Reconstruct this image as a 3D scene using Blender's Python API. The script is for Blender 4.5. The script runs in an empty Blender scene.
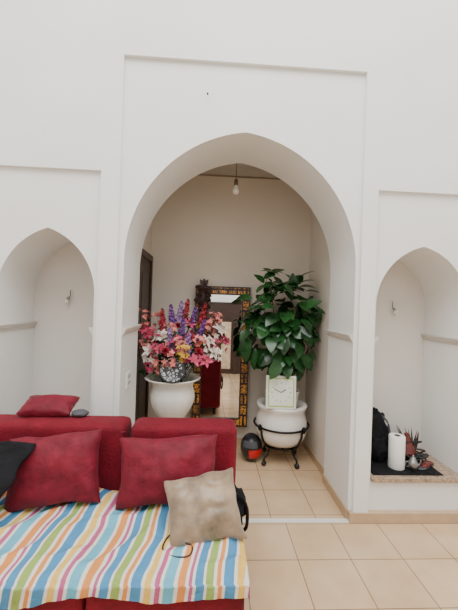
import bpy, bmesh, math, random
from mathutils import Vector, Matrix, noise, Euler
random.seed(7)
C = bpy.context.scene.collection
PI = math.pi
R = math.radians
# ------------------------------------------------------------------ materials
def new_mat(name):
    m = bpy.data.materials.new(name); m.use_nodes = True
    nt = m.node_tree; b = nt.nodes['Principled BSDF']
    return m, nt, b
def mat(name, col, rough=.6, metal=0, var=.08, scale=8, bump=0, bscale=40, sheen=0, coat=0, spec=.5, bdist=.01):
    m, nt, b = new_mat(name)
    tc = nt.nodes.new('ShaderNodeTexCoord')
    n = nt.nodes.new('ShaderNodeTexNoise'); n.inputs['Scale'].default_value = scale; n.inputs['Detail'].default_value = 4
    nt.links.new(tc.outputs['Object'], n.inputs['Vector'])
    r = nt.nodes.new('ShaderNodeValToRGB')
    r.color_ramp.elements[0].position = .3; r.color_ramp.elements[1].position = .7
    r.color_ramp.elements[0].color = (*[c*(1-var) for c in col], 1)
    r.color_ramp.elements[1].color = (*[min(1, c*(1+var)) for c in col], 1)
    nt.links.new(n.outputs['Fac'], r.inputs['Fac']); nt.links.new(r.outputs['Color'], b.inputs['Base Color'])
    b.inputs['Roughness'].default_value = rough; b.inputs['Metallic'].default_value = metal
    b.inputs['Sheen Weight'].default_value = sheen; b.inputs['Coat Weight'].default_value = coat
    b.inputs['Specular IOR Level'].default_value = spec
    if bump:
        n2 = nt.nodes.new('ShaderNodeTexNoise'); n2.inputs['Scale'].default_value = bscale; n2.inputs['Detail'].default_value = 5
        nt.links.new(tc.outputs['Object'], n2.inputs['Vector'])
        bp = nt.nodes.new('ShaderNodeBump'); bp.inputs['Strength'].default_value = bump; bp.inputs['Distance'].default_value = bdist
        nt.links.new(n2.outputs['Fac'], bp.inputs['Height']); nt.links.new(bp.outputs['Normal'], b.inputs['Normal'])
    return m
def tile_mat(name, ox, oy, size=.322):
    m, nt, b = new_mat(name)
    tc = nt.nodes.new('ShaderNodeTexCoord'); mp = nt.nodes.new('ShaderNodeMapping')
    mp.inputs['Location'].default_value = (-ox, -oy, 0)
    nt.links.new(tc.outputs['Object'], mp.inputs['Vector'])
    br = nt.nodes.new('ShaderNodeTexBrick'); br.offset = 0; br.squash = 1
    br.inputs['Scale'].default_value = 1; br.inputs['Brick Width'].default_value = size; br.inputs['Row Height'].default_value = size
    br.inputs['Mortar Size'].default_value = .003; br.inputs['Mortar Smooth'].default_value = .2; br.inputs['Bias'].default_value = 0
    br.inputs['Color1'].default_value = (.63, .44, .265, 1); br.inputs['Color2'].default_value = (.69, .49, .305, 1)
    br.inputs['Mortar'].default_value = (.26, .155, .09, 1)
    nt.links.new(mp.outputs['Vector'], br.inputs['Vector'])
    n = nt.nodes.new('ShaderNodeTexNoise'); n.inputs['Scale'].default_value = 4; n.inputs['Detail'].default_value = 6
    nt.links.new(tc.outputs['Object'], n.inputs['Vector'])
    mx = nt.nodes.new('ShaderNodeMixRGB'); mx.blend_type = 'SOFT_LIGHT'; mx.inputs['Fac'].default_value = .5
    nt.links.new(br.outputs['Color'], mx.inputs['Color1']); nt.links.new(n.outputs['Fac'], mx.inputs['Color2'])
    nt.links.new(mx.outputs['Color'], b.inputs['Base Color'])
    bp = nt.nodes.new('ShaderNodeBump'); bp.inputs['Strength'].default_value = .3; bp.inputs['Distance'].default_value = .002; bp.invert = True
    nt.links.new(br.outputs['Fac'], bp.inputs['Height']); nt.links.new(bp.outputs['Normal'], b.inputs['Normal'])
    b.inputs['Roughness'].default_value = .12
    return m
M = {}
M['plaster'] = mat('plaster', (.82, .82, .80), .85, var=.035, scale=1.3, bump=.12, bscale=6)
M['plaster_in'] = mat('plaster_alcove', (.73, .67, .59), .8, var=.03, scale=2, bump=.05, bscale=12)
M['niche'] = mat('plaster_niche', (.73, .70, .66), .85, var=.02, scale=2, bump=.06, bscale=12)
M['impost'] = mat('impost_paint', (.62, .58, .53), .7, var=.03)
M['tile'] = tile_mat('floor_tiles', .5625, 1.934)
M['tile2'] = tile_mat('alcove_tiles', .47, 2.676)
M['base'] = mat('skirting_tile', (.53, .37, .23), .4, var=.08, scale=14)
M['marble'] = mat('threshold_marble', (.78, .76, .72), .3, var=.06, scale=20)
M['granite'] = mat('brown_granite', (.36, .26, .18), .3, var=.5, scale=45)
M['velvet'] = mat('burgundy_velvet', (.165, .0035, .014), .75, var=.25, scale=7, bump=.5, bscale=60, spec=.25, sheen=.03)
M['velvet2'] = mat('burgundy_suede', (.150, .0045, .017), .62, var=.30, scale=14, bump=.5, bscale=40, spec=.28, sheen=.04)
M['taupe'] = mat('taupe_velvet', (.28, .195, .12), .34, var=.45, scale=10, bump=.6, bscale=20, sheen=.3, spec=.6)
M['blackcloth'] = mat('black_cloth', (.008, .008, .010), .85, var=.3, scale=10, bump=.3, bscale=60, spec=.2)
M['blackmetal'] = mat('black_iron', (.015, .013, .012), .45, metal=.6)
M['plastic_black'] = mat('black_plastic', (.012, .012, .014), .35)
M['plastic_white'] = mat('white_plastic', (.84, .84, .82), .4, var=.02)
M['ceramic'] = mat('white_ceramic', (.82, .79, .74), .25, var=.03, coat=.3)
M['soil'] = mat('dark_soil', (.05, .035, .025), .95, var=.4, scale=60, bump=.5, bscale=80)
M['leaf'] = mat('ficus_leaf', (.014, .068, .015), .27, var=.6, scale=6, spec=.55)
M['leaf2'] = mat('flower_leaf', (.020, .080, .018), .5, var=.5, scale=14)
M['bark'] = mat('bark', (.11, .065, .035), .85, var=.3, scale=30, bump=.4)
M['dry'] = mat('dry_leaf', (.05, .028, .018), .85, var=.4, scale=30)
M['shadow_gap_and_socket'] = mat('shadow_gap_and_socket_brown', (.30, .25, .20), .8)  # brown tone for the painted ceiling shadow line, also for bulb sockets
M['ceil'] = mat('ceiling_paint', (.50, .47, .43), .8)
M['darkwood'] = mat('dark_wood', (.040, .018, .011), .45, var=.35, scale=5)
M['door_panel'] = mat('door_panel_paint', (.035, .018, .013), .4, var=.15, scale=5)
M['pane'] = mat('bright_opening_pane', (.60, .47, .33), .3, var=.2)  # pale colour paints in the brightness of a lit opening, for the reflection
M['red'] = mat('glossy_red', (.55, .008, .012), .3)
M['paper'] = mat('white_paper', (.84, .84, .83), .9, var=.02)
M['silver'] = mat('silver_metal', (.30, .30, .30), .35, metal=1)
M['terracotta'] = mat('red_brown_ceramic', (.12, .016, .013), .5, var=.25, scale=30)
M['green_print'] = mat('yellow_green_print', (.42, .56, .12), .5)
M['cream_print'] = mat('cream_print', (.80, .85, .74), .5, var=.03)
M['grey'] = mat('grey_fabric', (.07, .07, .08), .8)
M['socket'] = mat('socket_grey', (.45, .45, .44), .5)
M['glassbulb'] = mat('bulb_glass', (.75, .73, .68), .1, var=.02, coat=.4)
M['pink'] = mat('pink_petals', (.55, .065, .14), .6, var=.45, scale=25)
M['rose'] = mat('coral_pink_petals', (.66, .20, .18), .6, var=.35, scale=25)
M['white_petal'] = mat('cream_petals', (.74, .65, .58), .6, var=.12, scale=25)
M['purple'] = mat('purple_petals', (.14, .04, .23), .6, var=.4, scale=25)
M['lilac'] = mat('lilac_petals', (.29, .16, .38), .6, var=.3, scale=25)
M['crimson'] = mat('crimson_petals', (.30, .010, .028), .6, var=.4, scale=25)
M['yellow'] = mat('yellow_petals', (.60, .34, .05), .6, var=.2, scale=25)
M['carved'] = mat('dark_carved_wood', (.040, .013, .010), .45, var=.5, scale=40)
m, nt, b = new_mat('mirror_glass'); b.inputs['Base Color'].default_value = (.74, .74, .74, 1); b.inputs['Metallic'].default_value = 1; b.inputs['Roughness'].default_value = .015; M['mirror'] = m
m, nt, b = new_mat('inlaid_frame')
tc = nt.nodes.new('ShaderNodeTexCoord'); br = nt.nodes.new('ShaderNodeTexBrick')
sx = nt.nodes.new('ShaderNodeSeparateXYZ'); cx_ = nt.nodes.new('ShaderNodeCombineXYZ')
nt.links.new(tc.outputs['Object'], sx.inputs[0]); nt.links.new(sx.outputs['X'], cx_.inputs['X']); nt.links.new(sx.outputs['Z'], cx_.inputs['Y'])
nt.links.new(cx_.outputs[0], br.inputs['Vector'])
br.offset = .5; br.inputs['Scale'].default_value = 1; br.inputs['Brick Width'].default_value = .10; br.inputs['Row Height'].default_value = .11
br.inputs['Mortar Size'].default_value = .010; br.inputs['Bias'].default_value = -.3
br.inputs['Color1'].default_value = (.90, .39, .05, 1); br.inputs['Color2'].default_value = (.14, .065, .035, 1); br.inputs['Mortar'].default_value = (.018, .013, .016, 1)
vo = nt.nodes.new('ShaderNodeTexVoronoi'); vo.inputs['Scale'].default_value = 70
nt.links.new(tc.outputs['Object'], vo.inputs['Vector'])
mx = nt.nodes.new('ShaderNodeMixRGB'); mx.blend_type = 'MIX'
rp = nt.nodes.new('ShaderNodeValToRGB'); rp.color_ramp.interpolation = 'CONSTANT'; rp.color_ramp.elements[1].position = .53
rp.color_ramp.elements[0].color = (0, 0, 0, 1); rp.color_ramp.elements[1].color = (.9, .9, .9, 1)
nt.links.new(vo.outputs['Distance'], rp.inputs['Fac']); nt.links.new(rp.outputs['Color'], mx.inputs['Fac'])
mx.inputs['Color2'].default_value = (.02, .015, .02, 1)
nt.links.new(br.outputs['Color'], mx.inputs['Color1']); nt.links.new(mx.outputs['Color'], b.inputs['Base Color']); b.inputs['Roughness'].default_value = .4
M['frame'] = m
m, nt, b = new_mat('black_white_pattern')
tc = nt.nodes.new('ShaderNodeTexCoord'); vo = nt.nodes.new('ShaderNodeTexVoronoi'); vo.feature = 'DISTANCE_TO_EDGE'; vo.inputs['Scale'].default_value = 32
rp = nt.nodes.new('ShaderNodeValToRGB'); rp.color_ramp.interpolation = 'CONSTANT'; rp.color_ramp.elements[1].position = .15
rp.color_ramp.elements[0].color = (.02, .02, .025, 1); rp.color_ramp.elements[1].color = (.50, .50, .50, 1)
e = rp.color_ramp.elements.new(.30); e.color = (.08, .08, .09, 1)
nt.links.new(tc.outputs['Object'], vo.inputs['Vector']); nt.links.new(vo.outputs['Distance'], rp.inputs['Fac']); nt.links.new(rp.outputs['Color'], b.inputs['Base Color']); b.inputs['Roughness'].default_value = .25
M['bw'] = m
m, nt, b = new_mat('striped_cotton')
uv = nt.nodes.new('ShaderNodeUVMap'); uv.uv_map = 'UVMap'
sp = nt.nodes.new('ShaderNodeSeparateXYZ'); nt.links.new(uv.outputs['UV'], sp.inputs['Vector'])
fr = nt.nodes.new('ShaderNodeMath'); fr.operation = 'FRACT'
dv = nt.nodes.new('ShaderNodeMath'); dv.operation = 'DIVIDE'; dv.inputs[1].default_value = .36
nt.links.new(sp.outputs['X'], dv.inputs[0]); nt.links.new(dv.outputs[0], fr.inputs[0])
rp = nt.nodes.new('ShaderNodeValToRGB')
cw = (.70, .66, .60, 1); blue = (.07, .24, .43, 1); teal = (.13, .40, .52, 1); org = (.66, .25, .07, 1); yel = (.72, .46, .11, 1); pnk = (.46, .10, .21, 1); grn = (.28, .38, .10, 1)
stops = [(0, blue), (.11, cw), (.145, yel), (.22, cw), (.26, pnk), (.315, cw), (.35, teal), (.46, cw), (.50, org), (.58, cw), (.615, pnk), (.65, cw), (.68, blue), (.77, cw), (.80, grn), (.885, cw), (.92, org), (.965, cw)]
els = rp.color_ramp.elements
rp.color_ramp.interpolation = 'CONSTANT'
els[0].position = 0; els[0].color = stops[0][1]; els[1].position = stops[1][0]; els[1].color = stops[1][1]
for p, c in stops[2:]:
    e = els.new(p); e.color = c
nt.links.new(fr.outputs[0], rp.inputs['Fac']); nt.links.new(rp.outputs['Color'], b.inputs['Base Color']); b.inputs['Roughness'].default_value = .85
b.inputs['Specular IOR Level'].default_value = .2
tc = nt.nodes.new('ShaderNodeTexCoord'); n2 = nt.nodes.new('ShaderNodeTexNoise'); n2.inputs['Scale'].default_value = 11; n2.inputs['Distortion'].default_value = .4
nt.links.new(tc.outputs['Object'], n2.inputs['Vector'])
bp = nt.nodes.new('ShaderNodeBump'); bp.inputs['Strength'].default_value = 1; bp.inputs['Distance'].default_value = .020
nt.links.new(n2.outputs['Fac'], bp.inputs['Height']); nt.links.new(bp.outputs['Normal'], b.inputs['Normal'])
M['stripes'] = m
# ------------------------------------------------------------------ mesh helpers
def link(name, bm, ms, parent=None, loc=(0, 0, 0), smooth=True, kind=None, label=None, bevel=0):
    me = bpy.data.meshes.new(name); bmesh.ops.recalc_face_normals(bm, faces=bm.faces) if kind is None else None
    bm.to_mesh(me); bm.free()
    for mm in (ms if isinstance(ms, (list, tuple)) else [ms]): me.materials.append(mm)
    if smooth:
        for p in me.polygons: p.use_smooth = True
    o = bpy.data.objects.new(name, me); C.objects.link(o); o.location = loc
    if parent: o.parent = parent
    if kind: o['kind'] = kind
    if label: o['label'] = label
    if bevel:
        bv = o.modifiers.new('bevel', 'BEVEL'); bv.width = bevel; bv.segments = 3; bv.limit_method = 'ANGLE'; bv.angle_limit = R(40)
    return o
def thing(name, label, cat, loc=(0, 0, 0), group=None):
    o = bpy.data.objects.new(name, None); C.objects.link(o); o.location = loc
    o.empty_display_size = .05
    return tag(o, label, cat, group)
def tag(o, label, cat, group=None):
    o['label'] = label; o['category'] = cat
    if group: o['group'] = group
    return o
def box(bm, x0, x1, y0, y1, z0, z1, mi=0):
    v = [bm.verts.new(p) for p in ((x0,y0,z0),(x1,y0,z0),(x1,y1,z0),(x0,y1,z0),(x0,y0,z1),(x1,y0,z1),(x1,y1,z1),(x0,y1,z1))]
    for f in ((0,3,2,1),(4,5,6,7),(0,1,5,4),(1,2,6,5),(2,3,7,6),(3,0,4,7)):
        bm.faces.new([v[i] for i in f]).material_index = mi
def quad(bm, *p):
    bm.faces.new([bm.verts.new(q) for q in p])
def lathe(bm, prof, seg=48, c=(0, 0, 0), mi=0, flute=None):
    rings = []
    for (r, z) in prof:
        if r < 1e-5: rings.append([bm.verts.new((c[0], c[1], c[2]+z))])
        else:
            rr = []
            for i in range(seg):
                a = 2*PI*i/seg; q = r*(1+(flute(a, z) if flute else 0))
                rr.append(bm.verts.new((c[0]+q*math.cos(a), c[1]+q*math.sin(a), c[2]+z)))
            rings.append(rr)
    for A, B in zip(rings, rings[1:]):
        if len(A) == 1 and len(B) == 1: continue
        for i in range(seg):
            j = (i+1) % seg
            if len(A) == 1: f = (A[0], B[i], B[j])
            elif len(B) == 1: f = (A[i], A[j], B[0])
            else: f = (A[i], A[j], B[j], B[i])
            bm.faces.new(f).material_index = mi
def tube(bm, pts, r, seg=8, mi=0, closed=False):
    pts = [Vector(p) for p in pts]; n = len(pts); rings = []
    for i, p in enumerate(pts):
        if closed: d = pts[(i+1) % n]-pts[i-1]
        else: d = pts[min(i+1, n-1)]-pts[max(i-1, 0)]
        d.normalize()
        up = Vector((0, 0, 1)) if abs(d.z) < .9 else Vector((0, 1, 0))
        s = d.cross(up).normalized(); t = s.cross(d)
        rad = r(i/(n-1)) if callable(r) else r
        rings.append([bm.verts.new(p+s*rad*math.cos(2*PI*k/seg)+t*rad*math.sin(2*PI*k/seg)) for k in range(seg)])
    prs = list(zip(rings, rings[1:]))
    if closed: prs.append((rings[-1], rings[0]))
    for A, B in prs:
        for k in range(seg):
            l = (k+1) % seg; bm.faces.new((A[k], A[l], B[l], B[k])).material_index = mi
    if not closed:
        bm.faces.new(rings[0][::-1]).material_index = mi; bm.faces.new(rings[-1]).material_index = mi
def smooth_path(pts, k=8):
    pts = [Vector(p) for p in pts]; out = []
    for i in range(len(pts)-1):
        p0 = pts[max(i-1, 0)]; p1 = pts[i]; p2 = pts[i+1]; p3 = pts[min(i+2, len(pts)-1)]
        for j in range(k):
            t = j/k
            out.append(.5*((2*p1)+(p2-p0)*t+(2*p0-5*p1+4*p2-p3)*t*t+(-p0+3*p1-3*p2+p3)*t**3))
    out.append(pts[-1]); return out
def leaf(bm, base, d, n, L, W, droop=.3, cup=.2, seg=6, mi=0, peak=.8, blunt=1):
    base = Vector(base); d = Vector(d).normalized(); n = Vector(n); s = d.cross(n)
    if s.length < 1e-3: s = d.cross(Vector((1, 0, .3)))
    s.normalize(); n = s.cross(d).normalized()
    prev = None
    for i in range(seg+1):
        t = i/seg; c = base+d*L*t-n*droop*L*t*t
        w = max(.0008, W/2*max(0, math.sin(PI*min(1, t**peak)))**blunt)
        row = [bm.verts.new(c-s*w+n*cup*w), bm.verts.new(c), bm.verts.new(c+s*w+n*cup*w)]
        if prev:
            for k in (0, 1):
                bm.faces.new((prev[k], prev[k+1], row[k+1], row[k])).material_index = mi
        prev = row
def ellipsoid(bm, c, r, us=24, vs=14, mi=0, nz=0, ns=5):
    rings = []
    for j in range(vs+1):
        ph = -PI/2+PI*j/vs; ring = []
        if j in (0, vs):
            ring = [bm.verts.new((c[0], c[1], c[2]+r[2]*math.sin(ph)))]
        else:
            for i in range(us):
                a = 2*PI*i/us; d = Vector((math.cos(ph)*math.cos(a), math.cos(ph)*math.sin(a), math.sin(ph)))
                k = 1+nz*noise.noise(d*ns+Vector(c)*3)
                ring.append(bm.verts.new((c[0]+r[0]*d.x*k, c[1]+r[1]*d.y*k, c[2]+r[2]*d.z*k)))
        rings.append(ring)
    for A, B in zip(rings, rings[1:]):
        for i in range(us):
            j = (i+1) % us
            if len(A) == 1: f = (A[0], B[j], B[i])
            elif len(B) == 1: f = (A[i], A[j], B[0])
            else: f = (A[i], A[j], B[j], B[i])
            bm.faces.new(f).material_index = mi
def pillow_bm(w, h, t, seed=0, n=44, wr=.012, rgk=.15):
    bm = bmesh.new(); G = {}
    off = Vector((seed*7.3, seed*3.1, 0))
    for side in (1, -1):
        for i in range(n+1):
            for j in range(n+1):
                u = -1+2*i/n; v = -1+2*j/n
                edge = i in (0, n) or j in (0, n)
                if edge and side == -1: G[(side, i, j)] = G[(1, i, j)]; continue
                x = w/2*u*(1-.08*(1-v*v)*abs(u)); z = h/2*v*(1-.08*(1-u*u)*abs(v))
                e2 = noise.noise(Vector((u*2.2, v*2.2, seed)))*.010
                x += e2*u; z += e2*v+.01*noise.noise(Vector((u*1.5, 7, seed)))
                th = t/2*((1-u*u)*(1-v*v))**.40 if not edge else 0
                q = Vector((x*7, z*7, side))+off
                cr = math.sin((abs(u)-abs(v))*9+3*noise.noise(q*.7))*.5
                rg = max(0, 1-abs(noise.noise(q*1.3+Vector((9, 2, 0))))*4)
                wrk = wr*(noise.noise(q)+.4*noise.noise(q*2.3)+.35*cr*max(abs(u), abs(v))**2-rgk*rg)*(0 if edge else 1)*min(1, 3*(1-max(abs(u), abs(v)))+.2)
                G[(side, i, j)] = bm.verts.new((x, -side*(th+wrk), z))
    for side in (1, -1):
        for i in range(n):
            for j in range(n):
                f = [G[(side, i, j)], G[(side, i+1, j)], G[(side, i+1, j+1)], G[(side, i, j+1)]]
                if side == -1: f.reverse()
                bm.faces.new(f)
    return bm
# ------------------------------------------------------------------ setting
D = 2.27; DP = D+.028; YB = 2.80; YW = 3.55
def arch_pts(cx, a, zs, H, stilt, n=28):
    h = H-stilt; r = (h*h+a*a)/(2*a); cxo = r-a
    pts = [(a, 0)] if stilt > 0 else []
    a1 = math.asin(min(1, h/r))
    for i in range(n+1):
        th = a1*i/n; pts.append((r*math.cos(th)-cxo, stilt+r*math.sin(th)))
    pts[-1] = (0, H)
    right = [(cx+x, zs+z) for x, z in pts]
    left = [(cx-x, zs+z) for x, z in pts[:-1]]
    return left+right[::-1]
bm = bmesh.new()
def rect(x0, x1, z0, z1, y=D): quad(bm, (x0, y, z0), (x1, y, z0), (x1, y, z1), (x0, y, z1))
ZT = 5.2; PT = 3.172
LP = (-1.48, -.775, 2.38); CP = (-.648, 1.04, PT); RP = (1.150, 1.89, 2.345)
rect(-3.2, 3.2, PT, ZT); rect(-3.2, LP[0], 0, PT); rect(LP[0], LP[1], LP[2], PT); rect(LP[1], CP[0], 0, PT)
rect(CP[1], RP[0], 0, PT); rect(RP[0], RP[1], RP[2], PT); rect(RP[1], 3.2, 0, PT)
def panel(x0, x1, zt, cx, a, zs, H, stilt, zb, yb, mib=0):
    for xx in (x0, x1): quad(bm, (xx, D, 0), (xx, DP, 0), (xx, DP, zt), (xx, D, zt))
    quad(bm, (x0, D, zt), (x1, D, zt), (x1, DP, zt), (x0, DP, zt))
    rect(x0, cx-a, 0, zt, DP); rect(cx+a, x1, 0, zt, DP)
    P = arch_pts(cx, a, zs, H, stilt)
    for (xa, za), (xb, zbb) in zip(P, P[1:]):
        if abs(xb-xa) > 1e-6: quad(bm, (xa, DP, za), (xb, DP, zbb), (xb, DP, zt), (xa, DP, zt))
        quad(bm, (xa, DP, za), (xb, DP, zbb), (xb, yb, zbb), (xa, yb, za))
    for xx in (cx-a, cx+a): quad(bm, (xx, DP, zb), (xx, yb, zb), (xx, yb, zs), (xx, DP, zs))
    if zb > 0:
        rect(cx-a, cx+a, 0, zb, DP)
    return P
ACX = .202; AA = .812; AST = .49
Pm = panel(*CP, ACX, AA, 1.30, 1.41, AST, 0, YB)
LN = (-1.125, .322); RN = (1.512, .342); NST = .24
Pl = panel(*LP, LN[0], LN[1], 1.30, .685, NST, .31, 2.78)
Pr = panel(*RP, RN[0], RN[1], 1.29, .675, NST, .28, 2.78)
AX0, AX1, AZ = -.66, 1.05, 2.89
rect(AX0, ACX-AA, 0, AZ, YB); rect(ACX+AA, AX1, 0, AZ, YB)
for (xa, za), (xb, zb2) in zip(Pm, Pm[1:]):
    if abs(xb-xa) > 1e-6: quad(bm, (xa, YB, za), (xb, YB, zb2), (xb, YB, AZ), (xa, YB, AZ))
bmesh.ops.remove_doubles(bm, verts=bm.verts, dist=.0005)
wf = link('wall_front', bm, M['plaster'], smooth=False, kind='structure')
for nm, (cx, a), zb in (('wall_niche_left', LN, .31), ('wall_niche_right', RN, .28)):
    bm = bmesh.new(); P = arch_pts(cx, a, 1.30 if cx < 0 else 1.29, .685 if cx < 0 else .675, NST)
    bm.faces.new([bm.verts.new((x, 2.78, z)) for x, z in ([(cx-a, zb)]+P+[(cx+a, zb)])])
    link(nm, bm, M['niche'], smooth=False, kind='structure')
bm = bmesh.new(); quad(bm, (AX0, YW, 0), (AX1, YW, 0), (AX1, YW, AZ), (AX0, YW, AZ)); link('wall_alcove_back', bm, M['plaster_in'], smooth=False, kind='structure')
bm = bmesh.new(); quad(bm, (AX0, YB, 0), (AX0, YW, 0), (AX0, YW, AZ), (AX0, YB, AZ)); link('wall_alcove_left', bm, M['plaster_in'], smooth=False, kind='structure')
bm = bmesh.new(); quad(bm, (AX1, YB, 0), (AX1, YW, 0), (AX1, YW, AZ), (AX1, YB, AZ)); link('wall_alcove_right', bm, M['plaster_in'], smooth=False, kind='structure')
bm = bmesh.new(); box(bm, AX0, AX1, YB, YW, AZ, AZ+.1); link('ceiling', bm, M['ceil'], smooth=False, kind='structure')
bm = bmesh.new(); box(bm, AX0, AX1, YW-.012, YW, AZ-.014, AZ); link('shadow_gap_strip', bm, M['shadow_gap_and_socket'], smooth=False, kind='structure')  # dark strip painting the shadow gap where ceiling meets back wall
YR = -3.0
bm = bmesh.new(); quad(bm, (-3.2, YR, 0), (-3.2, D, 0), (-3.2, D, ZT), (-3.2, YR, ZT)); link('wall_left', bm, M['plaster'], smooth=False, kind='structure')
bm = bmesh.new(); quad(bm, (3.2, YR, 0), (3.2, D, 0), (3.2, D, ZT), (3.2, YR, ZT)); link('wall_right', bm, M['plaster'], smooth=False, kind='structure')
bm = bmesh.new(); quad(bm, (-3.2, YR, 0), (3.2, YR, 0), (3.2, YR, ZT), (-3.2, YR, ZT)); link('wall_back', bm, M['plaster'], smooth=False, kind='structure')
bm = bmesh.new(); box(bm, -3.2, 3.2, YR, D+.0, -.1, 0); link('floor', bm, M['tile'], smooth=False, kind='structure')
bm = bmesh.new(); box(bm, AX0, AX1, D+.0, YW, -.1, 0); link('floor_alcove', bm, M['tile2'], smooth=False, kind='structure')
bm = bmesh.new(); box(bm, ACX-AA, ACX+AA, D-.005, D+.035, 0, .006); link('trim_2', bm, M['marble'], smooth=False, kind='structure')
def skirt(nm, x0, x1, y0, y1, h=.07):
    bm = bmesh.new(); box(bm, x0, x1, y0, y1, 0, h); link(nm, bm, M['base'], smooth=False, kind='structure')
skirt('baseboard_front_right', ACX+AA, 3.2, D-.012, D+.03)
skirt('baseboard_front_left', -3.2, ACX-AA, D-.012, D+.03)
skirt('baseboard_reveal_right', ACX+AA-.012, ACX+AA+.002, D+.03, YB)
skirt('baseboard_reveal_left', ACX-AA, ACX-AA+.012, D+.03, YB)
skirt('baseboard_alcove_right', AX1-.012, AX1, YB, YW)
skirt('baseboard_alcove_back', AX0, AX1-.012, YW-.012, YW)
def impost(nm, xw, sgn, y0, y1, z):
    bm = bmesh.new()
    prof = [(0, -.035), (.008, -.035), (.012, -.02), (.022, -.012), (.022, .0), (.030, .004), (.030, .016), (0, .016)]
    A = [bm.verts.new((xw+sgn*a, y0, z+b)) for a, b in prof]; B = [bm.verts.new((xw+sgn*a, y1, z+b)) for a, b in prof]
    for i in range(len(prof)):
        j = (i+1) % len(prof); bm.faces.new((A[i], A[j], B[j], B[i]))
    bm.faces.new(A); bm.faces.new(B[::-1]); bmesh.ops.recalc_face_normals(bm, faces=bm.faces)
    link(nm, bm, M['impost'], smooth=False, kind='structure')
impost('trim_3', ACX-AA, 1, DP, YB, 1.30); impost('trim_4', ACX+AA, -1, DP, YB, 1.30)
impost('trim_5', LN[0]-LN[1], 1, DP, 2.78, 1.30); impost('trim_6', LN[0]+LN[1], -1, DP, 2.78, 1.30)
impost('trim_7', RN[0]-RN[1], 1, DP, 2.78, 1.29); impost('trim_8', RN[0]+RN[1], -1, DP, 2.78, 1.29)
bm = bmesh.new(); box(bm, RN[0]-RN[1]+.001, RN[0]+RN[1]-.001, DP-.03, 2.779, .281, .312); link('trim_9', bm, M['granite'], smooth=False, kind='structure', bevel=.004)
bm = bmesh.new(); box(bm, LN[0]-LN[1]+.001, LN[0]+LN[1]-.001, DP-.03, 2.779, .311, .342); link('shadow_gap_strip0', bm, M['granite'], smooth=False, kind='structure', bevel=.004)
def door(nm, mk, w, h, pane=False):
    def bx(bm, u0, u1, d0, d1, z0, z1):
        v = [bm.verts.new(mk(u, d, z)) for z in (z0, z1) for (u, d) in ((u0, d0), (u1, d0), (u1, d1), (u0, d1))]
        for f in ((0,3,2,1),(4,5,6,7),(0,1,5,4),(1,2,6,5),(2,3,7,6),(3,0,4,7)): bm.faces.new([v[i] for i in f])
    e = bpy.data.objects.new(nm, None); C.objects.link(e); e['kind'] = 'structure'
    bm = bmesh.new(); bx(bm, 0, .06, 0, .03, 0, h); bx(bm, w-.06, w, 0, .03, 0, h); bx(bm, .06, w-.06, 0, .03, h-.06, h); link('door_frame', bm, M['darkwood'], e, smooth=False, kind='structure')
    bm = bmesh.new(); bx(bm, .06, w-.06, 0, .012, .005, h-.06); link('door_leaf', bm, M['darkwood'], e, smooth=False, kind='structure')
    bm = bmesh.new()
    if pane:
        bx(bm, w-.42, w-.14, .012, .02, .15, h-.6); link('door_glass', bm, M['pane'], e, smooth=False, kind='structure'); bm = bmesh.new(); bx(bm, .12, w-.50, .012, .02, .2, h-.2)
    else:
        for z0, z1 in ((.15, .85), (1.0, h-.2)): bx(bm, .14, w-.14, .012, .02, z0, z1)
    link('door_panel', bm, M['door_panel'], e, smooth=False, kind='structure')
    bm = bmesh.new(); tube(bm, [mk(.11, .012, 1.0), mk(.11, .05, 1.0), mk(.2, .05, 1.0)], .009); link('door_handle', bm, M['silver'], e, kind='structure')
door('door_1', lambda u, d, z: (AX0+d, 2.92+u, z), .58, 1.98)
door('door_2', lambda u, d, z: (-.50+u, YR+d, z), 1.25, 2.15, pane=True)
door('door_3', lambda u, d, z: (.75+u, YR+d, z), 1.0, 2.15)

bm = bmesh.new(); tube(bm, [(-.075, D-.012, 2.94), (-.075, D+.003, 2.94)], .006); tag(link('nail', bm, M['plastic_black']), 'small dark nail in the white wall above the big arch', 'nail')
o = thing('wall_outlet', 'white square wall outlet on the left side of the arch opening', 'outlet', (ACX-AA, 2.5, .92))
bm = bmesh.new(); box(bm, 0, .012, -.055, .055, -.058, .058); link('cover_plate', bm, M['plastic_white'], o, bevel=.003, smooth=False)
for dz in (-.024, .024):
    bm = bmesh.new(); box(bm, .0115, .014, -.032, .032, dz-.012, dz+.012); link('socket', bm, M['socket'], o, smooth=False)

# ------------------------------------------------------------------ sofa
sofa = thing('sofa', 'burgundy velvet sofa with two back cushions in front of the arch', 'sofa', (-.63, 1.6, 0))
def rbox(name, x0, x1, y0, y1, z0, z1, m, parent, bev=.04, label=None):
    px, py, pz = parent.location
    bm = bmesh.new(); box(bm, x0-px, x1-px, y0-py, y1-py, z0-pz, z1-pz)
    bmesh.ops.bevel(bm, geom=list(bm.edges), offset=bev, segments=5, affect='EDGES', profile=.6)
    return link(name, bm, m, parent, label=label)
SX0, SM, SX1 = -1.46, -.450, .168
SF = 1.262
rbox('seat_base', SX0, SM-.004, SF+.013, 1.885, .06, .425, M['velvet'], sofa, .03)
rbox('seat_base', SM+.004, SX1, SF+.013, 1.885, .06, .425, M['velvet'], sofa, .03)
rbox('backrest', SX0, SM-.010, 1.88, 2.07, .10, .805, M['velvet'], sofa, .05)
rbox('backrest', SM+.010, SX1+.005, 1.88, 2.07, .10, .80, M['velvet'], sofa, .05)
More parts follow.
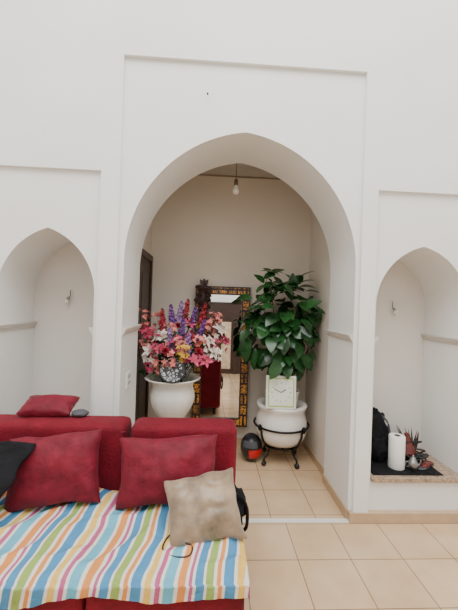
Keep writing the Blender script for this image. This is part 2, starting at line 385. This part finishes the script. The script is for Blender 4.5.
for xa, xb, z in ((SX0+.03, SM-.05, .765), (SM+.05, SX1-.04, .760)):
    bm = bmesh.new(); tube(bm, smooth_path([(xa+.63, .287, .5), (xa+.63, .287, z-.03), (xa+.66, .287, z), (xb+.60, .287, z), (xb+.63, .287, z-.03), (xb+.63, .287, .5)], 5), .004, 6); link('piping', bm, M['velvet2'], sofa)
for x in (SX0+.08, SM, SX1-.08):
    for y in (1.35, 2.0):
        bm = bmesh.new(); lathe(bm, [(0, 0), (.02, 0), (.028, .062 if y < 1.5 else .105), (0, .062 if y < 1.5 else .105)], 16, (x+.63, y-1.6, 0)); link('leg', bm, M['darkwood'], sofa)

# striped throw
bm = bmesh.new(); uvl = bm.loops.layers.uv.new('UVMap')
nx, ny = 260, 110; x0, x1 = -1.44, SX1+.085; yb, yf = 1.872, SF; ve = {}
def ridge(X, s, fx, fs, seed):
    n_ = noise.noise(Vector((X*fx, s*fs, seed))); return (1-abs(n_)*2.2)
for i in range(nx+1):
    for j in range(ny+1):
        X = x0+(x1-x0)*i/nx; hem = .055+.05*noise.noise(Vector((X*3.5, 1, 6)))
        s = (yb-yf+hem)*j/ny
        Y = yb-s; z = .434
        top = 1 if (Y > yf and X < SX1) else 0
        if Y < yf: z -= (yf-Y); Y = yf-.004
        if X > SX1+.004:
            z -= (X-SX1-.004)*.95; Xp = SX1+.008
        else: Xp = X
        w = abs(noise.noise(Vector((X*5, s*4, 1))))*.018+max(0, ridge(X+s*.8, s*1.2, 5, 3.5, 8)-.45)*.036+noise.noise(Vector((X*15, s*9, 4)))*.004
        z += w*(top if Y > yf+.01 else .5*top) + .006*top
        e = min(1, max(0, (yf+.05-Y)/.05)) if top else 0; z -= .020*e*e
        e = min(1, max(0, (X-SX1+.05)/.05)) if top else 0; z -= .020*e*e
        Xw = Xp+noise.noise(Vector((X*2, s*3.5, 9)))*.012*(1 if top else .6)+(0 if top else .006)
        Yw = Y+(noise.noise(Vector((X*4, 3, 2)))*.006 if top else -.004-abs(noise.noise(Vector((X*12, 3, 2))))*.020)
        ve[i, j] = (bm.verts.new((Xw, Yw, z)), X, s)
for i in range(nx):
    for j in range(ny):
        q = [(i, j), (i, j+1), (i+1, j+1), (i+1, j)]
        f = bm.faces.new([ve[k][0] for k in q])
        for lp, k in zip(f.loops, q):
            X, s = ve[k][1], ve[k][2]; lp[uvl].uv = (X+2+.12*s+.026*noise.noise(Vector((X*1.6, s*3, 3)))+.006*noise.noise(Vector((X*5, s*9, 6))), s)
tw = tag(link('throw_blanket', bm, M['stripes']), 'multicoloured striped cotton throw spread over the sofa seat', 'throw')

def pillow(name, label, mt, w, h, t, c, lean, roll, yaw=0, seed=1, group=None, wr=.012, rgk=.15):
    o = link(name, pillow_bm(w, h, t, seed, wr=wr, rgk=rgk), mt)
    o.location = c
    o.rotation_euler = (Matrix.Rotation(R(yaw), 3, 'Z') @ Matrix.Rotation(-R(lean), 3, 'X') @ Matrix.Rotation(-R(roll), 3, 'Y')).to_euler()
    return tag(o, label, 'cushion', group)
pillow('cushion', 'burgundy square cushion at the left, beside the black garment', M['velvet2'], .475, .355, .18, (-.785, 1.755, .620), 20, 7, 0, 1, wr=.014)
pillow('cushion', 'burgundy cushion leaning on the sofa behind the taupe velvet one', M['velvet2'], .53, .345, .18, (-.200, 1.755, .618), 20, 3, 0, 2, wr=.014)
pillow('cushion', 'plump shiny taupe gold velvet cushion lying on the striped throw', M['taupe'], .350, .305, .18, (-.008, 1.56, .538), 42, 11, 0, 3, wr=.018, rgk=.35)
pillow('cushion', 'small burgundy cushion lying on top of the sofa back', M['velvet2'], .31, .18, .10, (-.965, 2.06, .852), 72, 0, 2, 4)

def drape(name, label, cat, mt, pts_fn, nx, ny):
    bm = bmesh.new(); V = [[bm.verts.new(pts_fn(i/nx, j/ny)) for j in range(ny+1)] for i in range(nx+1)]
    for i in range(nx):
        for j in range(ny): bm.faces.new((V[i][j], V[i+1][j], V[i+1][j+1], V[i][j+1]))
    o = link(name, bm, mt); s = o.modifiers.new('thick', 'SOLIDIFY'); s.thickness = .012; s.offset = 1
    return tag(o, label, cat)
def jk(u, v):
    edge = .07*noise.noise(Vector((v*4, 1, 3)))
    x = -1.42+(.55+edge-.12*v)*u
    n_ = noise.noise(Vector((u*4, v*5, 2)))*.035+noise.noise(Vector((u*10, v*6, 5)))*.014
    y = 1.80-.22*v-.095*math.sin(PI*min(1, .15+u*.6))
    z = .810-.05*u*u-.345*v
    bulge = .07*math.sin(PI*v)
    return (x+n_*.3, y-bulge-abs(n_)*.8, z+n_*.5)
drape('jacket', 'black crumpled garment at the left end of the sofa', 'jacket', M['blackcloth'], jk, 44, 40)
bag = thing('shoulder_bag', 'small black soft bag half hidden behind the taupe cushion', 'bag', (.155, 1.70, .45))
bm = bmesh.new(); ellipsoid(bm, (0.0, 0, .02), (.055, .09, .080), 30, 20, nz=.3, ns=2.5); link('bag_body', bm, M['blackcloth'], bag)
bm = bmesh.new(); tube(bm, smooth_path([(-.02, -.03, .08), (.02, -.07, .1), (.055, -.05, .03), (.060, -.02, -.08), (.04, .02, -.12), (.035, .05, -.03)], 8), .009); link('strap', bm, M['blackcloth'], bag)
bm = bmesh.new(); tube(bm, smooth_path([(-.12, 1.52, .475), (-.165, 1.46, .464), (-.17, 1.40, .460), (-.12, 1.365, .458), (-.06, 1.37, .458), (-.05, 1.42, .460), (-.09, 1.45, .464), (-.08, 1.50, .474)], 10), .0035, 6); tag(link('cable', bm, M['plastic_black']), 'thin black cable looped on the striped throw', 'cable')
bm = bmesh.new(); ellipsoid(bm, (0, 0, 0), (.05, .04, .02), 24, 12, nz=.2); o = link('pouch', bm, M['grey']); o.location = (-.765, 2.02, .823); tag(o, 'small dark grey pouch beside the cushion on the sofa back', 'pouch')

# ------------------------------------------------------------------ mirror
mir = thing('wall_mirror', 'tall mirror in a gold and dark inlaid frame on the alcove wall', 'mirror', (.118, 3.452, .235))
mir.rotation_euler = (-R(2.5), 0, 0)
w, h, fw = .57, 1.455, .075
bm = bmesh.new()
def fr4(bm, a, b, y0, y1):
    box(bm, -w/2+a, -w/2+b, y0, y1, a, h-a); box(bm, w/2-b, w/2-a, y0, y1, a, h-a)
    box(bm, -w/2+b, w/2-b, y0, y1, a, b); box(bm, -w/2+b, w/2-b, y0, y1, h-b, h-a)
fr4(bm, 0, fw, -.005, .025); link('frame', bm, M['frame'], mir, smooth=False, bevel=.006)
bm = bmesh.new(); fr4(bm, fw-.006, fw+.006, -.012, .02); fr4(bm, -.006, .006, -.010, .02); link('frame_edge', bm, M['darkwood'], mir, smooth=False)
bm = bmesh.new(); quad(bm, (-w/2+fw, .008, fw), (w/2-fw, .008, fw), (w/2-fw, .008, h-fw), (-w/2+fw, .008, h-fw)); link('mirror_glass', bm, M['mirror'], mir, smooth=False)
bm = bmesh.new()
oc = Vector((-.205, -.055, 1.35))
for q in range(13):
    a = q*2*PI/13; rr = .065 if q % 2 else .042
    c = oc+Vector((rr*math.cos(a)*1.0, -.012*(q % 3), rr*math.sin(a)*2.0))
    tube(bm, [c+Vector((.034*(1-i/30)*math.cos(a+i*.42), -.0012*i, .034*(1-i/30)*math.sin(a+i*.42))) for i in range(26)], .009, 8)
ellipsoid(bm, oc+Vector((0, .02, 0)), (.055, .03, .12), 24, 14, nz=.3, ns=4)
for s in (-1, 0, 1): leaf(bm, oc+Vector((0, -.02, .10)), (s*.6, -.1, 1), (0, -1, 0), .085, .045, .15, .2, 6)
link('carved_ornament', bm, M['carved'], mir, label='dark carved wooden ornament on the top left corner')

# ------------------------------------------------------------------ urn
VX, VY = -.325, 2.96
prof = [(0, 0), (.16, 0), (.165, .02), (.15, .04), (.09, .08), (.07, .14), (.075, .24), (.09, .30), (.12, .35), (.125, .38), (.108, .43), (.108, .47), (.13, .515), (.165, .56), (.188, .61), (.198, .66), (.197, .70), (.187, .74), (.180, .77), (.186, .795), (.208, .817), (.240, .834), (.247, .841), (.240, .848), (.212, .838), (.182, .812), (.170, .77), (.165, .72), (.05, .70), (0, .70)]
urn = thing('urn', 'large white ceramic urn holding the artificial flowers', 'vase', (VX, VY, 0))
bm = bmesh.new(); lathe(bm, prof, 84, flute=lambda a, z: (.010*math.sin(a*14) if .48 < z < .68 else 0)); link('urn_body', bm, M['ceramic'], urn)
bm = bmesh.new(); lathe(bm, [(.1, .705), (.160, .71), (.163, .74), (.1, .75), (0, .755)], 32); link('filling', bm, M['soil'], urn)
pl = thing('ornamental_plate', 'round black and white patterned plate among the flowers over the urn rim', 'plate', (VX+.02, VY-.205, .848))
bm = bmesh.new(); lathe(bm, [(0, .004), (.06, .006), (.085, .012), (.105, .02), (.107, .017), (.085, .0), (0, -.004)], 48); o = link('plate_body', bm, M['bw'], pl); o.rotation_euler = (R(72), 0, 0); o.location = (0, 0, .098)
bm = bmesh.new(); tube(bm, [(.104*math.cos(2*PI*i/40), .104*math.sin(2*PI*i/40), .018) for i in range(40)], .006, 6, closed=True); o = link('rim', bm, M['plastic_black'], pl); o.rotation_euler = (R(72), 0, 0); o.location = (0, 0, .098)

# ------------------------------------------------------------------ flowers
def bloom(bm, c, ax, n, L, W, open_, mi=0, rows=1):
    ax = Vector(ax).normalized(); s = ax.cross(Vector((.3, .2, 1)) if abs(ax.z) < .9 else Vector((1, 0, 0))).normalized(); t = ax.cross(s)
    for r_ in range(rows):
        for k in range(n):
            a = 2*PI*(k+.5*r_)/n+random.uniform(-.2, .2); d = s*math.cos(a)+t*math.sin(a)
            o_ = open_-.35*r_+random.uniform(-.12, .12)
            leaf(bm, c, ax*(1-o_)+d*o_, ax, L*(1-.2*r_)*random.uniform(.8, 1.2), W*random.uniform(.8, 1.15), droop=random.uniform(0, .5), cup=.35, seg=4, mi=mi, peak=.9)
def flower(kind, head, label, cat, group, ms, k):
    base = Vector((VX+random.uniform(-.09, .09), VY+random.uniform(-.08, .08), .75))
    t = thing(kind, label, cat, base, group)
    hd = Vector(head)-base; ax = (hd+Vector((0, -.35, .05))).normalized()
    bm = bmesh.new(); mid = hd*.5+Vector((0, 0, .06)); pth = smooth_path([(0, 0, 0), mid, hd], 6); tube(bm, pth, .003, 6); link('stem', bm, M['leaf2'], t)
    bm = bmesh.new()
    if k == 'lily':
        bloom(bm, hd, ax, 6, .070, .034, .65)
        for q in range(4):
            a = random.random()*6.28; c2 = hd+Vector((math.cos(a)*.05, random.uniform(-.03, .02), math.sin(a)*.055-.01)); bloom(bm, c2, ax+Vector((math.cos(a), 0, math.sin(a)))*.7, 5, .036, .021, .6)
    elif k == 'spike':
        d = (hd.normalized()+Vector((0, 0, .6))).normalized()
        for q in range(28):
            a = q*2.4; f = q/28; c2 = hd+d*(.19*(f-.4)); s = Vector((math.cos(a), math.sin(a), 0)); bloom(bm, c2+s*.018*(1.1-f*.8), s+d*.5, 5, .027*(1.2-f*.7), .016, .6)
    elif k == 'cluster':
        for q in range(14):
            dd = Vector((random.uniform(-1, 1), random.uniform(-1, .5), random.uniform(-1.4, 1.4)))*.045; bloom(bm, hd+dd, dd+ax*.03, 5, .028, .019, .65)
    elif k == 'rose':
        bloom(bm, hd, ax, 7, .050, .040, .60, rows=3)
    link('blossom', bm, ms, t)
    if k in ('lily', 'cluster'):
        bm = bmesh.new(); ellipsoid(bm, hd+ax*.012, (.005, .005, .005), 10, 6)
        link('flower_center', bm, M['yellow'], t)
    bm = bmesh.new()
    for q in range(5):
        p = pth[random.randint(4, len(pth)-2)]; a = random.random()*6.28
        leaf(bm, p, (math.cos(a), math.sin(a)*.6-.5, .5), (0, 0, 1), .08, .028, .35, .2, 5)
    link('leaves', bm, M['leaf2'], t)
ROLL = 1.9
CAMR0 = Matrix.Rotation(-R(3), 3, 'Z') @ Matrix.Rotation(R(90), 3, 'X') @ Matrix.Rotation(R(1.5), 3, 'Z')
def at(px, py, Y):
    d = CAMR0 @ Vector(((px-229)/330, (305-py)/330, -1)); t = Y/d.y
    return Vector((0, 0, 1.5))+d*t
spec = {
 'rose': ('cluster', 'pale_blossom', 'coral pink artificial blossom in the urn', 'coral pink blossoms in the urn', 'rose'),
 'pink': ('lily', 'artificial_lily', 'bright pink artificial lily in the urn', 'bright pink lilies in the urn', 'pink'),
 'white': ('lily', 'artificial_lily', 'cream white artificial lily in the urn', 'cream white lilies in the urn', 'white_petal'),
 'purple': ('spike', 'larkspur', 'deep purple artificial flower spike in the bouquet', 'purple flower spikes in the urn', 'purple'),
 'lilac': ('spike', 'larkspur', 'pale lilac artificial flower spike in the bouquet', 'lilac flower spikes in the urn', 'lilac'),
 'redspike': ('spike', 'red_flower_spike', 'crimson artificial flower spike at the top of the bouquet', 'crimson flower spikes in the urn', 'crimson'),
 'crimson': ('rose', 'artificial_rose', 'crimson artificial rose in the urn', 'crimson roses in the urn', 'crimson'),
 'yellow': ('cluster', 'yellow_blossom', 'small yellow artificial blossom in the urn', 'yellow blossoms in the urn', 'yellow')}
FL = [('rose',144,318,2.95),('pink',152,335,2.85),('rose',147,346,2.9),('pink',158,350,2.8),('rose',158,320,3.0),('pink',151,362,2.85),('white',162,338,2.83),
 ('purple',172,318,2.95),('lilac',180,314,3.0),('purple',182,332,2.86),('lilac',171,342,2.8),('purple',193,320,2.95),('lilac',188,346,2.78),
 ('redspike',186,312,3.02),('redspike',203,316,3.0),('crimson',166,352,2.76),('crimson',190,338,2.82),('crimson',199,352,2.8),('yellow',184,354,2.74),
 ('white',219,330,2.95),('white',206,342,2.84),('rose',208,328,2.93),('pink',223,343,3.0),('rose',200,345,2.8),('white',214,353,2.85),('pink',194,360,2.78),('rose',160,366,2.80),
 ('crimson',178,327,2.9),('pink',190,326,2.92),('purple',201,332,2.88),('crimson',157,342,2.86),('pink',176,342,2.80),('rose',182,346,2.78),('redspike',163,322,2.95),('pink',212,342,2.90),('pink',206,362,2.82),('rose',216,320,3.0),('pink',145,332,2.93),
 ('rose',170,332,2.88),('rose',170,360,2.74),('white',150,352,2.84)]
for kd, px, py, Y in FL:
    k, nm, lab, grp, mt = spec[kd]
    flower(nm, at(px, py, Y), lab, 'flower', grp, M[mt], k)
g = thing('greenery_spray', 'green leafy filler between the flowers in the white urn', 'foliage', (VX, VY, .75))
bm = bmesh.new(); bs = bmesh.new()
for q in range(40):
    a = random.uniform(0, 2*PI); L = random.uniform(.12, .55); rr = random.uniform(.1, .30)
    tip = Vector((rr*math.cos(a), rr*.5*math.sin(a)-.05, L*(1-.3*rr))); pth = smooth_path([(0, 0, 0), tip*.5+Vector((0, 0, .05)), tip], 5); tube(bs, pth, .0025, 5)
    for p in pth[3:]:
        for s in (-1, 1): leaf(bm, p, (random.uniform(-1, 1), random.uniform(-.6, .3), random.uniform(-.2, .8)), (0, 0, 1), .07, .028, .3, .2, 5)
link('leaves', bm, M['leaf2'], g); link('stems', bs, M['leaf2'], g)

# ------------------------------------------------------------------ plant stand, pot, ficus
PX, PY = .715, 3.20
st = thing('plant_stand', 'black wrought iron plant stand with curled legs on small casters', 'plant stand', (PX, PY, 0))
bm = bmesh.new()
for rz, rr in ((.365, .262), (.165, .15)): tube(bm, [(rr*math.cos(2*PI*i/48), rr*math.sin(2*PI*i/48), rz) for i in range(48)], .010, 8, closed=True)
for k in range(2): tube(bm, [(.15*math.cos(k*PI/2), .15*math.sin(k*PI/2), .165), (-.15*math.cos(k*PI/2), -.15*math.sin(k*PI/2), .165)], .007)
link('ring', bm, M['blackmetal'], st)
for k in range(4):
    a = R(35)+k*PI/2; ca, sa = math.cos(a), math.sin(a)
    bm = bmesh.new(); tube(bm, smooth_path([(r_*ca, r_*sa, z) for r_, z in ((.285, .35), (.295, .385), (.28, .398), (.266, .365), (.255, .29), (.21, .205), (.170, .165), (.160, .13), (.18, .095), (.21, .07), (.215, .045))], 6), .010, 8)
    lg = link('leg', bm, M['blackmetal'], st)
    bm = bmesh.new(); c = Vector((.215*ca, .215*sa, .024)); tube(bm, [c-Vector((-sa, ca, 0))*.010, c+Vector((-sa, ca, 0))*.010], .024, 16); link('caster', bm, M['plastic_black'], lg)
pot = thing('plant_pot', 'round white ceramic pot with wide lip in the iron stand', 'pot', (PX, PY, .176))
bm = bmesh.new(); lathe(bm, [(0, 0), (.12, 0), (.18, .02), (.228, .07), (.246, .13), (.249, .18), (.243, .23), (.230, .275), (.222, .305), (.226, .332), (.240, .358), (.246, .375), (.240, .387), (.215, .390), (.185, .375), (.173, .34), (.17, .28), (0, .28)], 64); link('pot_body', bm, M['ceramic'], pot)
bm = bmesh.new(); lathe(bm, [(0, .282), (.12, .282), (.145, .34), (.155, .42), (.165, .50), (.168, .515), (.155, .515), (.145, .45), (0, .45)], 48); link('inner_pot', bm, M['ceramic'], pot)
bm = bmesh.new(); lathe(bm, [(.143, .452), (.143, .485), (.08, .495), (0, .497)], 32); link('soil', bm, M['soil'], pot)
fic = thing('artificial_ficus', 'bushy artificial plant with large dark green leaves in the white pot', 'plant', (PX, PY, .672))
fc = Vector((.690-PX, 3.16-PY, 1.335-.672))
bt = bmesh.new(); bl = bmesh.new()
random.seed(11)
for q in range(6):
    a = q*PI/3; tip = fc+Vector((.18*math.cos(a), .14*math.sin(a), random.uniform(-.05, .3)))
    pth = smooth_path([(.03*math.cos(a), .03*math.sin(a), 0), (.05*math.cos(a), .05*math.sin(a), .2), tip], 6); tube(bt, pth, lambda t: .012-.008*t, 8)
link('trunk', bt, M['bark'], fic)
for q in range(285):
    z = random.uniform(-1, 1); a = random.uniform(0, 2*PI); f = random.uniform(.45, 1)
    r_ = (1-abs(z)**3.6)**.5
    e = Vector((r_*math.cos(a), r_*math.sin(a), z))
    lump = 1+.34*noise.noise(e*2.4+Vector((3, 1, 0)))
    p = Vector((e.x*.335*f, e.y*.24*f, e.z*.42*(f if abs(z) < .5 else .95)))
    p = fc+p*lump
    d = e+Vector((0, 0, random.uniform(-1.1, .1)))+Vector((random.uniform(-.8, .8), random.uniform(-.6, .2), 0))
    nn = Vector((0, -.5, .7))+e*.9+Vector((random.uniform(-.4, .4), random.uniform(-.4, .4), 0))
    if p.x+PX+d.normalized().x*.16 > 1.04: d.x = -.2
    if p.y+PY+d.normalized().y*.16 > 3.5: d.y = -.2
    L = random.uniform(.12, .185)
    leaf(bl, p, d, nn, L, L*random.uniform(.60, .74), random.uniform(.1, .55), .15, 10, peak=.9, blunt=.8)
link('foliage', bl, M['leaf'], fic)
ck = thing('square_clock', 'square white clock with yellow green border propped on the pot rim', 'clock', (.660, 2.985, .566))
ck.rotation_euler = (-R(6), 0, R(-3))
bm = bmesh.new(); box(bm, -.138, .138, -.012, .012, 0, .30); link('clock_case', bm, M['plastic_white'], ck, smooth=False, bevel=.006)
bm = bmesh.new()
for a, b2, c_, d_ in ((-.120, .120, .020, .031), (-.120, .120, .269, .280), (-.120, -.109, .031, .269), (.109, .120, .031, .269)): box(bm, a, b2, -.0145, -.0125, c_, d_)
link('border', bm, M['green_print'], ck, smooth=False)
bm = bmesh.new(); box(bm, -.109, .109, -.0140, -.0125, .031, .269)
c = Vector((0, -.0145, .150))
for k in range(12):
    a = k*PI/6; u = Vector((math.sin(a), 0, math.cos(a))); tube(bm, [c+u*.078, c+u*.090], .0030 if k % 3 == 0 else .0020, 5, mi=1)
link('clock_face', bm, [M['cream_print'], M['plastic_black'], M['green_print']], ck, smooth=False)
c = Vector((0, -.0165, .150))
for tipv, rr in (((.042, 0, .028), .0034), ((-.062, 0, .030), .0026)):
    bm = bmesh.new(); tube(bm, [c, c+Vector(tipv)], rr, 5); link('clock_hand', bm, M['plastic_black'], ck)
hl = thing('helmet', 'small black and red helmet on the alcove floor beside the plant stand', 'helmet', (.43, 3.20, 0))
bm = bmesh.new()
ellipsoid(bm, (0, 0, .128), (.105, .118, .128), 36, 22); link('shell', bm, M['plastic_black'], hl)
def shellpatch(a0, a1, p0, p1, k, ni=20, nj=8):
    bm = bmesh.new()
    def s_(i, j):
        a = R(a0)+R(a1-a0)*i/ni; ph = R(p0)+R(p1-p0)*j/nj
        return (k*.105*math.cos(ph)*math.cos(a), k*.118*math.cos(ph)*math.sin(a), .128+k*.128*math.sin(ph))
    for j in range(nj):
        for i in range(ni): quad(bm, s_(i, j), s_(i+1, j), s_(i+1, j+1), s_(i, j+1))
    bmesh.ops.remove_doubles(bm, verts=bm.verts, dist=.0001); return bm
link('side_stripe', shellpatch(-110, 40, -35, 5, 1.012), M['red'], hl, label='glossy red stripe around one side')
link('visor', shellpatch(-150, -60, 12, 40, 1.015), M['grey'], hl)

# ------------------------------------------------------------------ bulbs
pb = thing('pendant_bulb', 'bare bulb hanging on a wire from the alcove ceiling', 'light bulb', (.185, 3.0, 2.885))
bm = bmesh.new(); tube(bm, [(0, 0, 0), (0, 0, -.25)], .003, 6); link('wire', bm, M['grey'], pb)
bm = bmesh.new(); lathe(bm, [(0, -.24), (.014, -.24), (.017, -.26), (.017, -.295), (0, -.295)], 20); link('socket', bm, M['bark'], pb)
bm = bmesh.new(); lathe(bm, [(.013, -.292), (.016, -.305), (.028, -.33), (.030, -.35), (.022, -.372), (0, -.38)], 24); link('bulb', bm, M['glassbulb'], pb)
def wall_bulb(loc, label, sgn):
    t = thing('wall_bulb', label, 'light bulb', loc, 'bare bulbs in the side niches')
    bm = bmesh.new(); tube(bm, smooth_path([(0, 0, .045), (.01*sgn, -.025, .04), (.013*sgn, -.03, .0), (0, -.025, -.015)], 6), .003, 6); link('wire', bm, M['plastic_black'], t)
    bm = bmesh.new(); tube(bm, [(0, -.025, -.008), (-.007*sgn, -.034, -.032)], .011, 14); link('socket', bm, M['shadow_gap_and_socket'], t)
    bm = bmesh.new(); ellipsoid(bm, (-.010*sgn, -.040, -.047), (.018, .018, .021), 20, 12); link('bulb', bm, M['glassbulb'], t)
wall_bulb((-1.165, 2.78, 1.53), 'bare bulb on a short wire in the left niche', 1)
wall_bulb((1.56, 2.78, 1.53), 'bare bulb on a short wire in the right niche', -1)

# ------------------------------------------------------------------ right niche contents
SZ = .3125
bm = bmesh.new(); box(bm, 1.20, 1.72, 2.31, 2.70, SZ, SZ+.006); tag(link('mat', bm, M['blackcloth'], smooth=False), 'dark mat on the sill of the right niche', 'mat')
bp_ = thing('backpack', 'black backpack standing at the left of the right niche', 'backpack', (1.325, 2.58, SZ+.006))
bm = bmesh.new(); ellipsoid(bm, (0, 0, .185), (.110, .085, .19), 36, 26, nz=.30, ns=2.6); link('pack_body', bm, M['blackcloth'], bp_)
bm = bmesh.new(); ellipsoid(bm, (.02, -.075, .10), (.090, .045, .095), 30, 20, nz=.35, ns=2.8); link('pocket', bm, M['blackcloth'], bp_)
for s in (-1, 1):
    bm = bmesh.new(); tube(bm, smooth_path([(s*.04, -.03, .35), (s*.07, -.085, .31), (s*.085, -.10, .20), (s*.09, -.08, .09)], 6), .008); link('strap', bm, M['grey'], bp_)
bm = bmesh.new(); tube(bm, smooth_path([(-.03, 0, .355), (-.025, 0, .385), (.025, 0, .385), (.03, 0, .355)], 5), .007); link('handle', bm, M['blackcloth'], bp_)
rl = thing('paper_towel_roll', 'upright white paper towel roll in the right niche', 'paper roll', (1.430, 2.42, SZ+.006))
bm = bmesh.new(); lathe(bm, [(.02, 0), (.055, 0), (.057, .004), (.057, .236), (.055, .24), (.02, .24), (.02, 0)], 40); link('paper', bm, M['paper'], rl)
bm = bmesh.new(); lathe(bm, [(.018, .002), (.0205, .002), (.0205, .242), (.018, .242), (.018, .002)], 24); link('core', bm, M['bark'], rl)
tg = thing('incense_burner', 'small red brown ceramic burner with pointed lid in the right niche', 'burner', (1.585, 2.55, SZ+.006))
bm = bmesh.new(); lathe(bm, [(0, 0), (.05, 0), (.04, .02), (.06, .045), (.072, .07), (.068, .078), (0, .07)], 32); link('bowl', bm, M['terracotta'], tg)
bm = bmesh.new(); lathe(bm, [(.067, .078), (.055, .105), (.032, .15), (.015, .19), (.02, .20), (.01, .212), (0, .218)], 32); link('lid', bm, M['terracotta'], tg)
tp = thing('teapot', 'small silver metal teapot in the right niche', 'teapot', (1.535, 2.38, SZ+.006))
bm = bmesh.new(); lathe(bm, [(0, 0), (.026, 0), (.028, .006), (.036, .03), (.038, .05), (.026, .07), (.02, .08), (0, .08)], 32); link('teapot_body', bm, M['silver'], tp)
bm = bmesh.new(); lathe(bm, [(.022, .079), (.018, .09), (.006, .10), (.008, .108), (0, .112)], 24); link('lid', bm, M['silver'], tp)
bm = bmesh.new(); tube(bm, smooth_path([(.032, 0, .03), (.05, 0, .042), (.06, 0, .075)], 6), lambda t: .008-.004*t); link('spout', bm, M['silver'], tp)
bm = bmesh.new(); tube(bm, smooth_path([(-.03, 0, .06), (-.055, 0, .06), (-.055, 0, .03), (-.034, 0, .025)], 6), .004); link('handle', bm, M['silver'], tp)
for i, (x, y, rz) in enumerate(((1.63, 2.40, 115), (1.68, 2.46, 75))):
    s = thing('slipper', ('dark red slipper nearest the teapot', 'dark red slipper at the right of the mat')[i], 'slipper', (x, y, SZ+.006), 'red slippers in the right niche'); s.rotation_euler = (0, 0, R(rz))
    bm = bmesh.new(); ellipsoid(bm, (0, 0, .008), (.026, .068, .008), 24, 8); link('sole', bm, M['grey'], s)
    bm = bmesh.new(); ellipsoid(bm, (0, -.022, .016), (.024, .042, .018), 24, 12); link('upper', bm, M['terracotta'], s)
random.seed(5)
bm = bmesh.new()
pp = [(1.63+random.uniform(-.10, .09), 2.49+random.uniform(-.05, .10), SZ+.012+random.uniform(0, .15)*(1-q/48)) for q in range(40)]
tube(bm, smooth_path(pp, 7), .006, 6); tag(link('tangled_cord', bm, M['plastic_black']), 'dark tangled cord heaped behind the teapot in the right niche', 'cord')
tw_ = thing('dried_leaf_bunch', 'bunch of long dark dried leaves leaning in the right niche', 'dried leaves', (1.64, 2.58, SZ+.006))
bm = bmesh.new()
for q in range(16): leaf(bm, (random.uniform(-.02, .02), random.uniform(-.02, .02), 0), (random.uniform(-.7, .5), random.uniform(-.4, .3), 1), (0, -1, .2), random.uniform(.14, .26), .020, .2, .3, 6)
link('dry_leaves', bm, M['dry'], tw_)

# ------------------------------------------------------------------ light
w_ = bpy.data.worlds.new('World'); bpy.context.scene.world = w_; w_.use_nodes = True
w_.node_tree.nodes['Background'].inputs[0].default_value = (.96, .98, 1, 1); w_.node_tree.nodes['Background'].inputs[1].default_value = .95
def area(name, loc, rot, sx, sy, e, col):
    l = bpy.data.lights.new(name, 'AREA'); l.shape = 'RECTANGLE'; l.size = sx; l.size_y = sy; l.energy = e; l.color = col
    o = bpy.data.objects.new(name, l); C.objects.link(o); o.location = loc; o.rotation_euler = rot
area('skylight', (0.1, -.1, 5.1), (R(0), 0, 0), 4.6, 3.4, 300, (1, .995, .98))
# ------------------------------------------------------------------ camera
cd = bpy.data.cameras.new('camera'); cam = bpy.data.objects.new('camera', cd); C.objects.link(cam)
cd.sensor_fit = 'VERTICAL'; cd.sensor_height = 36; cd.lens = 330/610*36; cd.clip_start = .02
cam.location = (0, 0, 1.5)
cam.rotation_euler = (Matrix.Rotation(-R(3), 3, 'Z') @ Matrix.Rotation(R(90), 3, 'X') @ Matrix.Rotation(R(ROLL), 3, 'Z')).to_euler()
bpy.context.scene.camera = cam
